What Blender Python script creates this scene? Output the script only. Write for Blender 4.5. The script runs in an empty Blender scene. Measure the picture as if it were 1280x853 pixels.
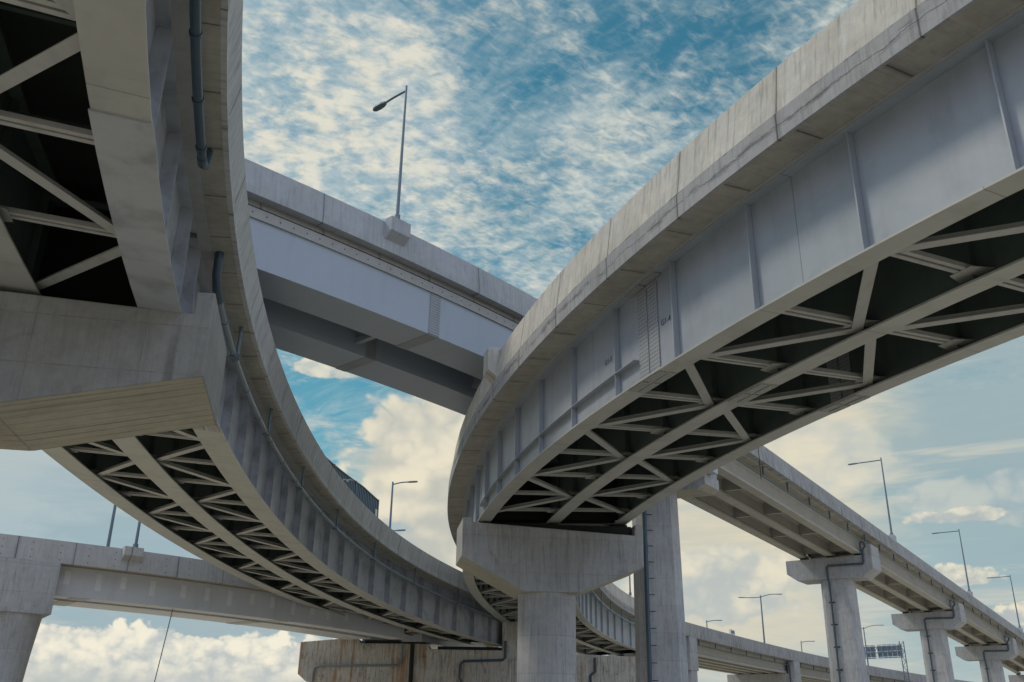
import bpy, math, random
from mathutils import Vector, Matrix
R=math.radians; PI=math.pi
scene=bpy.context.scene
C=scene.collection
random.seed(7)
EYE=1.6                                   # eye height above ground; bridge fits are relative to the eye
# ---------------------------------------------------------------- camera
cd=bpy.data.cameras.new('camera'); cam=bpy.data.objects.new('camera',cd); C.objects.link(cam)
cd.sensor_width=36; cd.lens=36*1166.09/1280; cd.clip_start=.1; cd.clip_end=20000
p=R(22.679); r=R(-.888)
r0=Vector((1,0,0)); u0=Vector((0,-math.sin(p),math.cos(p))); fw=Vector((0,math.cos(p),math.sin(p)))
rc=math.cos(r)*r0-math.sin(r)*u0; uc=math.cos(r)*u0+math.sin(r)*r0
m=Matrix((rc,uc,-fw)).transposed().to_4x4(); m.translation=Vector((0,0,EYE)); cam.matrix_world=m
scene.camera=cam
scene.render.resolution_x=1024; scene.render.resolution_y=682
# ---------------------------------------------------------------- light
SUN_AZ=R(-82); SUN_EL=R(48)               # azimuth from +Y towards +X (sun stands to the left)
sunv=Vector((math.sin(SUN_AZ)*math.cos(SUN_EL),math.cos(SUN_AZ)*math.cos(SUN_EL),math.sin(SUN_EL)))
sl=bpy.data.lights.new('sun','SUN'); so=bpy.data.objects.new('sun',sl); C.objects.link(so)
sl.energy=1.5; sl.angle=R(11); sl.color=(1,.9,.74)
so.rotation_euler=sunv.to_track_quat('Z','Y').to_euler()
vs=scene.view_settings; vs.view_transform='Standard'; vs.look='None'; vs.exposure=0; vs.gamma=1; vs.use_curve_mapping=False
# ---------------------------------------------------------------- node helper
class NT:
    def __init__(s,nt): s.nt=nt; s.N=nt.nodes; s.L=nt.links
    def new(s,t,**k):
        n=s.N.new(t)
        for a,b in k.items(): setattr(n,a,b)
        return n
    def put(s,i,v):
        if isinstance(v,bpy.types.NodeSocket): s.L.new(v,i)
        elif v is not None: i.default_value=v
    def m(s,op,a,b=None,c=None,clamp=False):
        n=s.new('ShaderNodeMath',operation=op,use_clamp=clamp); s.put(n.inputs[0],a)
        if b is not None: s.put(n.inputs[1],b)
        if c is not None: s.put(n.inputs[2],c)
        return n.outputs[0]
    def vm(s,op,a,b=None,sc=None):
        n=s.new('ShaderNodeVectorMath',operation=op); s.put(n.inputs[0],a)
        if b is not None: s.put(n.inputs[1],b)
        if sc is not None: s.put(n.inputs[3],sc)
        return n.outputs['Value'] if op in('DOT_PRODUCT','LENGTH') else n.outputs[0]
    def xyz(s,x,y,z):
        n=s.new('ShaderNodeCombineXYZ'); s.put(n.inputs[0],x); s.put(n.inputs[1],y); s.put(n.inputs[2],z); return n.outputs[0]
    def sep(s,v):
        n=s.new('ShaderNodeSeparateXYZ'); s.put(n.inputs[0],v); return n.outputs
    def noise(s,v,sc,det=4,rough=.55,dist=0.):
        n=s.new('ShaderNodeTexNoise'); s.put(n.inputs['Vector'],v); n.inputs['Scale'].default_value=sc
        n.inputs['Detail'].default_value=det; n.inputs['Roughness'].default_value=rough; n.inputs['Distortion'].default_value=dist
        return n.outputs[0]
    def ss(s,x,a,b):                       # smoothstep
        n=s.new('ShaderNodeMapRange',interpolation_type='SMOOTHSTEP'); s.put(n.inputs[0],x)
        s.put(n.inputs[1],a); s.put(n.inputs[2],b); return n.outputs[0]
    def lerp(s,f,a,b):
        n=s.new('ShaderNodeMix',data_type='FLOAT'); s.put(n.inputs[0],f); s.put(n.inputs[2],a); s.put(n.inputs[3],b); return n.outputs[0]
    def mix(s,f,a,b,mode='MIX'):
        n=s.new('ShaderNodeMix',data_type='RGBA',blend_type=mode); s.put(n.inputs[0],f)
        s.put(n.inputs[6],a if not isinstance(a,tuple) else (*a,1)[:4]); s.put(n.inputs[7],b if not isinstance(b,tuple) else (*b,1)[:4]); return n.outputs[2]
# ---------------------------------------------------------------- sky
def azel(a,e):
    a=R(a); e=R(e); return (math.sin(a)*math.cos(e),math.cos(a)*math.cos(e),math.sin(e))
def build_world():
    w=bpy.data.worlds.new('World'); scene.world=w; w.use_nodes=True
    t=NT(w.node_tree); t.N.clear()
    out=t.new('ShaderNodeOutputWorld'); bg=t.new('ShaderNodeBackground'); bg.inputs[1].default_value=.1
    sky=t.new('ShaderNodeTexSky',sky_type='NISHITA'); sky.sun_disc=False; sky.sun_elevation=SUN_EL; sky.sun_rotation=SUN_AZ
    sky.air_density=1.0; sky.dust_density=.6; sky.ozone_density=2.5
    tc=t.new('ShaderNodeTexCoord'); d=t.vm('NORMALIZE',tc.outputs['Generated'])
    x,y,z=t.sep(d)
    zc=t.m('MAXIMUM',z,.02)
    az=t.m('ARCTAN2',x,y); el=t.m('ARCSINE',z)
    # colours are divided by the background strength
    K=10.
    blue=t.mix(1.0,sky.outputs[0],(.46,1.12,.93),'MULTIPLY')
    # high layer: rippled altocumulus on a plane high above
    inv=t.m('DIVIDE',1.,t.m('ADD',zc,.12))
    q=t.xyz(t.m('MULTIPLY',x,inv),t.m('MULTIPLY',y,inv),0.)
    mid=t.noise(q,5.,4,.6,.5); fine=t.noise(t.vm('MULTIPLY',q,(1.,1.3,1.)),26.,4,.58,.25)
    def blob(a,e,rad,soft,warp=.10):       # soft-edged region of the sky round a direction
        n=t.new('ShaderNodeVectorMath',operation='DISTANCE'); t.put(n.inputs[0],d); n.inputs[1].default_value=azel(a,e)
        v=t.m('ADD',n.outputs['Value'],t.m('MULTIPLY',t.m('SUBTRACT',mid,.5),warp*4))
        return t.m('SUBTRACT',1.,t.ss(v,rad-soft,rad+soft))
    rip=t.noise(t.xyz(t.m('ADD',t.m('MULTIPLY',x,t.m('MULTIPLY',inv,.8)),t.m('MULTIPLY',y,t.m('MULTIPLY',inv,.6))),t.m('MULTIPLY',t.m('SUBTRACT',t.m('MULTIPLY',y,.8),t.m('MULTIPLY',x,.6)),t.m('MULTIPLY',inv,2.0)),.5),36.,3,.6,.8)
    hi=t.m('ADD',t.m('ADD',t.m('MULTIPLY',mid,.50),t.m('MULTIPLY',rip,.30)),t.m('MULTIPLY',fine,.32))   # mean .56
    bias=.03
    for a,e,rad,k in ((-17,35,.20,.13),(5.6,32.7,.07,.06),(-.5,42,.07,-.10),(11.5,41,.07,-.07),(2.7,28.,.05,-.07),(-11,19.5,.07,-.2),(18,39,.05,-.05),(-.5,31.,.03,-.05)):
        bias=t.m('ADD',bias,t.m('MULTIPLY',blob(a,e,rad,.07,.06),k))
    cov=t.m('MULTIPLY',t.ss(t.m('ADD',hi,bias),.42,.82),.92)
    hc=t.mix(t.ss(t.m('ADD',t.m('MULTIPLY',fine,.6),t.m('MULTIPLY',mid,.5)),.46,.66),(.42*K,.52*K,.56*K),(.80*K,.76*K,.63*K))
    hc=t.mix(t.m('MULTIPLY',t.ss(az,R(-12),R(8)),.35),hc,(.50*K,.60*K,.62*K))
    col=t.mix(cov,blue,hc)
    wi_=t.noise(t.xyz(t.m('ADD',t.m('MULTIPLY',x,t.m('MULTIPLY',inv,1.1)),t.m('MULTIPLY',y,t.m('MULTIPLY',inv,-.9))),t.m('MULTIPLY',t.m('ADD',t.m('MULTIPLY',y,1.),t.m('MULTIPLY',x,.9)),t.m('MULTIPLY',inv,3.2)),2.),3.2,5,.62,.6)
    col=t.mix(t.m('MULTIPLY',t.ss(wi_,.40,.74),.34),col,(.62*K,.68*K,.66*K))   # thin veils over the blue
    # veil that thickens towards the horizon
    ve=t.noise(t.xyz(t.m('MULTIPLY',az,1.4),t.m('MULTIPLY',el,7.),1.3),1.6,5,.58,.7)
    veil=t.ss(t.m('ADD',t.m('SUBTRACT',.44,el),t.m('MULTIPLY',t.m('SUBTRACT',ve,.5),.5)),-.02,.14)
    veil=t.m('MULTIPLY',veil,t.m('SUBTRACT',1.,t.m('MULTIPLY',blob(-11,19.8,.085,.05,.06),.93)))
    vt=t.ss(t.noise(t.xyz(t.m('MULTIPLY',az,1.),t.m('MULTIPLY',el,5.),4.),2.6,5,.55,.6),.36,.64)
    vcol=t.mix(vt,(.40*K,.50*K,.53*K),(.62*K,.60*K,.51*K))
    # warm bright bank right of centre, bluish grey beyond it
    vcol=t.mix(t.m('MULTIPLY',blob(17,17.5,.14,.05,.03),.8),vcol,(.74*K,.675*K,.51*K))
    vcol=t.mix(t.m('MULTIPLY',blob(12,9,.11,.06,.04),.7),vcol,(.72*K,.66*K,.50*K))
    vcol=t.mix(t.m('MULTIPLY',blob(30,14.,.14,.05,.05),.85),vcol,(.30*K,.42*K,.46*K))
    vcol=t.mix(t.m('MULTIPLY',blob(25,7.,.09,.05,.04),.75),vcol,(.34*K,.47*K,.50*K))
    vcol=t.mix(t.m('MULTIPLY',blob(-27,13,.15,.06,.06),.75),vcol,(.40*K,.51*K,.55*K))
    vcol=t.mix(t.m('MULTIPLY',blob(-19,7.5,.13,.05,.05),.8),vcol,(.32*K,.44*K,.49*K))
    # long thin streaks
    st=t.noise(t.xyz(t.m('MULTIPLY',az,2.0),t.m('MULTIPLY',el,24.),9.),1.5,5,.6,.5)
    vcol=t.mix(t.m('MULTIPLY',t.ss(st,.54,.70),.45),vcol,(.76*K,.70*K,.56*K))
    vcol=t.mix(t.m('MULTIPLY',t.ss(st,.46,.34),.22),vcol,(.33*K,.42*K,.46*K))
    col=t.mix(veil,col,vcol)
    # behind the viewer: unseen bluish-white sky, added to light faces turned this way
    col=t.mix(t.ss(y,.05,-.25),col,(.58*K,.68*K,.88*K))
    # low cumulus banks
    def cumulus(col,a,e,wa,we,seed,top=(.86,.79,.60),shade=(.47,.50,.49),sc=9.,k=.95,base=None,bias=0.,puffy=.75):
        dx=t.m('DIVIDE',t.m('SUBTRACT',az,R(a)),R(wa)); dy=t.m('DIVIDE',t.m('SUBTRACT',el,R(e)),R(we))
        dyy=t.m('MULTIPLY',t.m('MINIMUM',dy,0.),1.0 if base is None else base); dy2=t.m('ADD',t.m('MAXIMUM',dy,0.),dyy)
        rr=t.m('SQRT',t.m('ADD',t.m('MULTIPLY',dx,dx),t.m('MULTIPLY',dy2,dy2)))
        P=t.xyz(az,t.m('MULTIPLY',el,1.2),seed)
        n=t.noise(P,sc,5,.55,.1)
        nb=t.noise(t.vm('ADD',P,(3.1,1.7,0.)),sc*2.3,3,.5,.0)
        puff=t.m('MULTIPLY',t.m('ABSOLUTE',t.m('SUBTRACT',nb,.5)),5.)      # rounded lumps with dark creases
        f=t.m('ADD',t.m('SUBTRACT',1.+bias,rr),t.m('ADD',t.m('MULTIPLY',t.m('SUBTRACT',n,.5),2.2),t.m('MULTIPLY',t.m('SUBTRACT',puff,.4),puffy*.45)))
        a_=t.m('MULTIPLY',t.ss(f,.0,.20),k)
        P2=t.xyz(t.m('ADD',az,.10/sc),t.m('SUBTRACT',t.m('MULTIPLY',el,1.2),.14/sc),seed)
        n2=t.noise(P2,sc,3,.55,.1)
        lit=t.ss(t.m('ADD',t.m('MULTIPLY',t.m('SUBTRACT',n,n2),1.8),t.m('ADD',t.m('MULTIPLY',puff,.35),t.m('MULTIPLY',dy,.16))),-.12,.42)
        cc=t.mix(lit,tuple(K*i for i in shade),tuple(K*i for i in top))
        return t.mix(a_,col,cc)
    col=cumulus(col,-3.,13.0,8.2,7.6,2.,top=(.83,.76,.59),shade=(.53,.535,.48),sc=6.5)
    col=cumulus(col,-20,2.9,13,2.0,5.,sc=14,base=1.4,bias=.16,top=(.92,.86,.70),shade=(.50,.54,.54),puffy=1.0)
    col=cumulus(col,10,8.,8,2.6,11.,top=(.82,.76,.60),shade=(.44,.50,.51),sc=9,k=.75)
    col=cumulus(col,17,15.,7,3.2,41.,top=(.80,.74,.58),shade=(.50,.55,.54),sc=7,k=.5,puffy=.2)
    col=cumulus(col,29,12.,5,1.8,47.,top=(.66,.66,.58),shade=(.36,.45,.49),sc=9,k=.55,puffy=.2)
    col=cumulus(col,25.0,7.9,2.6,1.0,14.,sc=22,k=.85,base=2.2,bias=-.1,puffy=.5)
    col=cumulus(col,28.2,5.9,2.0,1.0,17.,sc=22,k=.85,base=2.2,puffy=.5)
    col=cumulus(col,25.5,11.3,2.6,.45,31.,sc=20,k=.7,puffy=.2)
    col=cumulus(col,-11.5,20.4,2.8,.75,21.,sc=14,k=.8,puffy=.3)
    # pale haze strip just above the horizon
    hz=t.m('SUBTRACT',1.,t.ss(t.m('ADD',el,t.m('MULTIPLY',t.m('SUBTRACT',ve,.5),.03)),R(1.6),R(3.4)))
    col=t.mix(t.m('MULTIPLY',hz,.8),col,(.54*K,.57*K,.54*K))
    # below the horizon: dull ground colour
    col=t.mix(t.ss(z,-.03,0.),(.25*K,.26*K,.24*K),col)
    t.L.new(col,bg.inputs[0]); t.L.new(bg.outputs[0],out.inputs[0])
build_world()
scene.world.cycles.sampling_method='NONE'   # the sky has no small bright spot: plain sampling is enough
scene.cycles.max_bounces=5; scene.cycles.diffuse_bounces=4; scene.cycles.glossy_bounces=2
# ---------------------------------------------------------------- materials
def mat_base(name):
    m=bpy.data.materials.new(name); m.use_nodes=True; t=NT(m.node_tree); t.N.clear()
    o=t.new('ShaderNodeOutputMaterial'); b=t.new('ShaderNodeBsdfPrincipled'); t.L.new(b.outputs[0],o.inputs[0])
    return m,t,b
def concrete(name,c,streak=.5,joint=0,bolts=0,rust=0,boards=0,crust=0,soffit=0,mott=.5,bolts_off=.01,vb=.42,lifts=0,drips=()):
    m,t,b=mat_base(name)
    tc=t.new('ShaderNodeTexCoord'); uv=tc.outputs['UV']; P=tc.outputs['Object']
    U,V,_=t.sep(uv)
    n1=t.noise(P,.55,4,.6); n2=t.noise(P,3.1,5,.65,.3); n3=t.noise(P,28.,4,.7)
    k=t.m('ADD',1.,t.m('MULTIPLY',t.m('SUBTRACT',n1,.5),.55*mott+.1)); k=t.m('MULTIPLY',k,t.m('ADD',1.,t.m('MULTIPLY',t.m('SUBTRACT',n2,.5),.55*mott+.1)))
    k=t.m('MULTIPLY',k,t.m('ADD',1.,t.m('MULTIPLY',t.m('SUBTRACT',n3,.5),.16)))
    h=t.m('ADD',t.m('MULTIPLY',n2,.5),t.m('MULTIPLY',n3,.35))
    if streak:
        s1=t.noise(t.xyz(t.m('MULTIPLY',U,2.6),t.m('MULTIPLY',V,.22),0.),1.,5,.62,.1)
        s2=t.noise(t.xyz(t.m('MULTIPLY',U,9.),t.m('MULTIPLY',V,.5),3.),1.,4,.6,.1)
        s3=t.noise(t.xyz(t.m('MULTIPLY',U,5.),t.m('MULTIPLY',V,.9),11.),1.,6,.7,.2)
        reg=t.ss(t.noise(t.xyz(t.m('MULTIPLY',U,.35),t.m('MULTIPLY',V,.5),21.),1.,3,.5),.35,.62)
        s=t.m('MAXIMUM',t.m('MAXIMUM',t.ss(s1,.52,.72),t.m('MULTIPLY',t.ss(s2,.50,.66),.9)),t.m('MULTIPLY',t.m('MULTIPLY',t.ss(s3,.52,.66),reg),.9))
        k=t.m('MULTIPLY',k,t.m('SUBTRACT',1.,t.m('MULTIPLY',s,.50*streak)))
        lt=t.m('MULTIPLY',t.ss(t.noise(t.xyz(t.m('MULTIPLY',U,5.),t.m('MULTIPLY',V,.3),7.),1.,4,.6),.55,.7),.22*streak)
        k=t.m('MULTIPLY',k,t.m('ADD',1.,lt))
    if joint:
        f=t.m('FRACT',t.m('DIVIDE',U,joint)); e=t.m('ABSOLUTE',t.m('SUBTRACT',f,.5)); wob=t.m('MULTIPLY',t.m('SUBTRACT',n3,.5),.02/joint)
        j=t.m('SUBTRACT',1.,t.ss(t.m('ABSOLUTE',t.m('ADD',e,wob)),.008/joint,.030/joint))
        jb=t.m('MULTIPLY',t.m('SUBTRACT',1.,t.ss(e,.0,.16/joint)),t.ss(s1 if streak else n2,.35,.65))
        k=t.m('MULTIPLY',k,t.m('SUBTRACT',1.,t.m('MULTIPLY',j,.55))); k=t.m('MULTIPLY',k,t.m('SUBTRACT',1.,t.m('MULTIPLY',jb,.30)))
        h=t.m('SUBTRACT',h,t.m('MULTIPLY',j,1.5))
    if lifts:
        fv=t.m('FRACT',t.m('DIVIDE',V,lifts)); jv=t.m('SUBTRACT',1.,t.ss(t.m('ABSOLUTE',t.m('SUBTRACT',fv,.5)),.004,.016))
        fu=t.m('FRACT',t.m('DIVIDE',t.m('ADD',U,.6),2.4)); ju=t.m('SUBTRACT',1.,t.ss(t.m('ABSOLUTE',t.m('SUBTRACT',fu,.5)),.002,.008))
        jj=t.m('MULTIPLY',t.m('MAXIMUM',jv,ju),t.ss(n2,.38,.58)); k=t.m('MULTIPLY',k,t.m('SUBTRACT',1.,t.m('MULTIPLY',jj,.20)))
        idx=t.m('FLOOR',t.m('ADD',t.m('DIVIDE',V,lifts),.5)); wn=t.new('ShaderNodeTexWhiteNoise',noise_dimensions='1D'); t.put(wn.inputs['W'],idx)
        k=t.m('MULTIPLY',k,t.m('ADD',.95,t.m('MULTIPLY',wn.outputs[0],.10))); h=t.m('SUBTRACT',h,t.m('MULTIPLY',jj,.8))
        pa=t.ss(t.noise(P,.9,6,.7,.6),.55,.68); k=t.m('MULTIPLY',k,t.m('SUBTRACT',1.,t.m('MULTIPLY',pa,.16)))
    if drips:
        for du_,wd_ in drips:
            e_=t.m('ABSOLUTE',t.m('SUBTRACT',t.m('ADD',U,t.m('MULTIPLY',t.m('SUBTRACT',n2,.5),.15)),du_)); k=t.m('MULTIPLY',k,t.m('SUBTRACT',1.,t.m('MULTIPLY',t.m('MULTIPLY',t.m('SUBTRACT',1.,t.ss(e_,wd_*.3,wd_)),t.ss(n1,.30,.60)),.42)))
    if boards:
        g=t.m('FRACT',t.m('DIVIDE',U,boards)); gl=t.m('SUBTRACT',1.,t.ss(t.m('ABSOLUTE',t.m('SUBTRACT',g,.5)),.03,.14))
        bn=t.noise(t.xyz(t.m('MULTIPLY',U,7.),t.m('MULTIPLY',V,.25),2.),1.,5,.6,.4)
        k=t.m('MULTIPLY',k,t.m('SUBTRACT',1.,t.m('MULTIPLY',t.m('MULTIPLY',gl,t.ss(bn,.35,.6)),.35)))
        k=t.m('MULTIPLY',k,t.m('SUBTRACT',1.,t.m('MULTIPLY',t.ss(bn,.5,.75),.26)))
        h=t.m('ADD',h,t.m('MULTIPLY',bn,1.6))
    base=c if not isinstance(c,bpy.types.NodeSocket) else c
    col=t.mix(1.,(*base,1),t.new('ShaderNodeCombineColor').outputs[0] if False else t.xyz(k,k,k),'MULTIPLY')
    wt=t.ss(t.noise(P,1.3,4,.6,.4),.42,.62)
    col=t.mix(t.m('MULTIPLY',wt,.22),col,t.mix(1.,col,(1.08,.99,.84),'MULTIPLY'))
    if crust:                              # black crust patches along ledges
        wv=t.m('MULTIPLY',t.m('SUBTRACT',t.noise(t.xyz(U,0.,1.),.8,6,.65),.5),.42)
        ln=t.m('ABSOLUTE',t.m('SUBTRACT',t.m('SUBTRACT',V,wv),3.24))
        pt=t.ss(t.noise(t.xyz(t.m('MULTIPLY',U,.8),t.m('MULTIPLY',V,3.2),5.),1.,7,.7,.2),.47,.60)
        cr=t.m('MULTIPLY',t.m('MULTIPLY',t.m('SUBTRACT',1.,t.ss(ln,.02,.17)),pt),crust)
        col=t.mix(t.m('MULTIPLY',cr,.75),col,(.09,.092,.10))
        cl=t.m('MULTIPLY',t.m('SUBTRACT',1.,t.ss(ln,.0,.016)),t.ss(n2,.40,.50)); col=t.mix(t.m('MULTIPLY',cl,.85),col,(.045,.042,.04))
        top=t.m('MULTIPLY',t.ss(V,3.50,3.555),t.ss(t.noise(t.xyz(t.m('MULTIPLY',U,1.5),0.,2.),1.,5,.65),.5,.6)); col=t.mix(t.m('MULTIPLY',top,.6),col,(.08,.08,.085))
    if rust:
        rs=t.noise(t.xyz(t.m('MULTIPLY',U,.55),t.m('MULTIPLY',V,.06),12.),1.,5,.68,.2)
        r2=t.noise(t.xyz(t.m('MULTIPLY',U,3.4),t.m('MULTIPLY',V,.15),14.),1.,4,.6,.2)
        rf=t.m('MULTIPLY',t.ss(t.m('ADD',t.m('MULTIPLY',rs,.65),t.m('MULTIPLY',r2,.45)),.555,.66),rust)
        col=t.mix(rf,col,(.36,.17,.05)); 
        dk=t.m('MULTIPLY',t.ss(t.noise(t.xyz(t.m('MULTIPLY',U,1.5),t.m('MULTIPLY',V,.7),18.),1.,7,.75,.6),.55,.66),.7*rust)
        col=t.mix(dk,col,(.07,.07,.06))
    if bolts:
        bu=t.m('SUBTRACT',t.m('FRACT',t.m('DIVIDE',U,bolts)),.5); hit=None
        for vv in (bolts*.0+.12,):
            pass
        bv=t.m('SUBTRACT',t.m('FRACT',t.m('DIVIDE',t.m('ADD',V,bolts_off),.42)),.5)
        dd=t.m('SQRT',t.m('ADD',t.m('POWER',t.m('MULTIPLY',bu,bolts),2.),t.m('POWER',t.m('MULTIPLY',bv,.42),2.)))
        col=t.mix(t.m('SUBTRACT',1.,t.m('ADD',t.ss(dd,.026,.05),.25,None,True)),col,(.05,.05,.05))
    bp=t.new('ShaderNodeBump'); bp.inputs['Strength'].default_value=.45; bp.inputs['Distance'].default_value=.03; t.put(bp.inputs['Height'],h)
    t.L.new(bp.outputs[0],b.inputs['Normal']); t.L.new(col,b.inputs['Base Color']); b.inputs['Roughness'].default_value=.88
    b.inputs['Specular IOR Level'].default_value=.25
    return m
def steel(name,c,rough=.5,dirt=.35,bolts=None,metal=0.,stainy=0,joint=0):
    m,t,b=mat_base(name)
    tc=t.new('ShaderNodeTexCoord'); P=tc.outputs['Object']; U,V,_=t.sep(tc.outputs['UV'])
    n1=t.noise(P,.5,4,.55); n2=t.noise(P,5.,4,.6)
    s=t.noise(t.xyz(t.m('MULTIPLY',U,2.),t.m('MULTIPLY',V,.25),0.),1.,4,.6)
    k=t.m('ADD',1.,t.m('MULTIPLY',t.m('SUBTRACT',n1,.5),dirt)); k=t.m('MULTIPLY',k,t.m('ADD',1.,t.m('MULTIPLY',t.m('SUBTRACT',n2,.5),dirt*.5)))
    k=t.m('MULTIPLY',k,t.m('SUBTRACT',1.,t.m('MULTIPLY',t.ss(s,.5,.75),dirt*.45)))
    if stainy:
        q=t.noise(t.xyz(t.m('MULTIPLY',U,.9),t.m('MULTIPLY',V,.9),5.),1.,4,.6,.3)
        k=t.m('MULTIPLY',k,t.m('SUBTRACT',1.,t.m('MULTIPLY',t.ss(q,.45,.7),stainy)))
    if joint:
        jd=t.m('MULTIPLY',t.m('ABSOLUTE',t.m('SUBTRACT',t.m('FRACT',t.m('DIVIDE',U,joint)),.5)),joint)
        k=t.m('MULTIPLY',k,t.m('SUBTRACT',1.,t.m('MULTIPLY',t.m('SUBTRACT',1.,t.ss(jd,.006,.02)),.45)))
        pn=t.new('ShaderNodeTexWhiteNoise',noise_dimensions='1D'); t.put(pn.inputs['W'],t.m('FLOOR',t.m('ADD',t.m('DIVIDE',U,joint),.5))); k=t.m('MULTIPLY',k,t.m('ADD',.95,t.m('MULTIPLY',pn.outputs[0],.09)))
    col=t.mix(1.,(*c,1),t.xyz(k,k,k),'MULTIPLY')
    if bolts:                              # rows of bolt heads on splice plates
        bu,bv=bolts
        du=t.m('MULTIPLY',t.m('SUBTRACT',t.m('FRACT',t.m('DIVIDE',U,bu)),.5),bu); dv=t.m('MULTIPLY',t.m('SUBTRACT',t.m('FRACT',t.m('DIVIDE',V,bv)),.5),bv)
        dd=t.m('SQRT',t.m('ADD',t.m('MULTIPLY',du,du),t.m('MULTIPLY',dv,dv)))
        f=t.m('SUBTRACT',1.,t.ss(dd,.022,.034)); col=t.mix(t.m('MULTIPLY',f,.5),col,(.09,.095,.10))
        bp=t.new('ShaderNodeBump'); bp.inputs['Strength'].default_value=.8; bp.inputs['Distance'].default_value=.02; t.put(bp.inputs['Height'],f); t.L.new(bp.outputs[0],b.inputs['Normal'])
    t.L.new(col,b.inputs['Base Color']); b.inputs['Roughness'].default_value=rough; b.inputs['Metallic'].default_value=metal
    return m
M=dict(
 parC=concrete('weathered_cream_concrete',(.53,.51,.465),streak=.60,joint=3.4,mott=.7),
 facC=concrete('crusted_concrete',(.36,.36,.37),streak=.45,joint=3.4,crust=.8),
 parA=concrete('grey_streaked_concrete',(.50,.505,.51),streak=.7,joint=4.,mott=.5),
 parB=concrete('pale_grey_concrete',(.41,.43,.46),streak=.35,joint=8.,mott=.4),
 parD=concrete('pale_cast_concrete',(.45,.45,.46),streak=.3,joint=2.9,mott=.35,bolts=1.45,bolts_off=.07),
 parG=concrete('dark_streaked_concrete',(.36,.365,.38),streak=1.25,joint=6.,mott=.4),
 soff=concrete('soffit_concrete',(.37,.355,.315),streak=.25,joint=2.2,mott=.9),
 haunch=concrete('smooth_haunch_concrete',(.37,.375,.375),streak=.1,mott=.5),
 deckdark=steel('shaded_deck_forms',(.018,.026,.022),rough=.8,dirt=.5),  # near-black: shade between the girders painted into the deck forms
 strip=concrete('haunch_concrete',(.40,.40,.40),streak=.2,joint=0,bolts=.55,mott=.3,bolts_off=2.01),
 cap=concrete('pier_concrete',(.405,.415,.435),streak=.5,lifts=1.55,mott=.55),
 capA=concrete('stained_cap_concrete',(.315,.32,.322),streak=.26,lifts=1.2,drips=((3.65,.16),),mott=.7,boards=.0),
 capbot=concrete('board_marked_underside',(.43,.405,.34),streak=0,mott=.6,boards=.45),
 beam=concrete('rust_streaked_concrete',(.53,.51,.47),streak=1.,rust=.8,mott=.8),
 gird=concrete('girder_concrete',(.42,.41,.385),streak=.15,mott=.35),
 steel=steel('grey_painted_steel',(.35,.385,.435),rough=.42,dirt=.24,stainy=.10,joint=9.24),
 steelA=steel('stained_painted_steel',(.40,.42,.46),rough=.45,dirt=.3,stainy=.32),
 steelB=steel('pale_blue_paint',(.385,.435,.505),rough=.45,dirt=.14),
 steelD=steel('pale_grey_paint',(.56,.58,.63),rough=.45,dirt=.2),
 brace=steel('brace_paint',(.40,.40,.385),rough=.5,dirt=.45),
 flange=steel('flange_paint',(.42,.42,.40),rough=.5,dirt=.22,stainy=.14,joint=5.4),  # same paint as the girders, lightened and warmed for light off the ground
 inner_shade=steel('shaded_inner_steel',(.085,.115,.105),rough=.7,dirt=.5),  # girder paint darkened to carry the shade on inner webs and frames
 splice=steel('bolted_splice_plate',(.34,.36,.39),rough=.5,dirt=.2,bolts=(.085,.115)),
 spliceb=steel('bolted_flange_splice',(.36,.36,.35),rough=.5,dirt=.2,bolts=(.12,.09)),
 pipe=steel('blue_grey_pipe',(.045,.08,.11),rough=.35,dirt=.3),
 pipeA=steel('galvanised_pipe',(.19,.23,.27),rough=.38,dirt=.4),
 lamp=steel('galvanised_pole',(.15,.20,.24),rough=.45,dirt=.2,metal=.3),
 dark=steel('black_rubber_and_shade',(.012,.014,.014),rough=.8,dirt=.2),  # rubber black; also stands for shade on diaphragms and gap blocks
 screen=steel('blue_grey_screen',(.12,.18,.24),rough=.5,dirt=.25),
 white=steel('white_paint',(.82,.82,.80),rough=.5,dirt=.2),
 ink=steel('stencil_ink',(.07,.08,.095),rough=.7,dirt=.1),
 asphalt=concrete('asphalt',(.05,.05,.052),streak=0,mott=.5),
 ground=concrete('dry_ground',(.60,.53,.42),streak=0,mott=1.),
)
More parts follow.
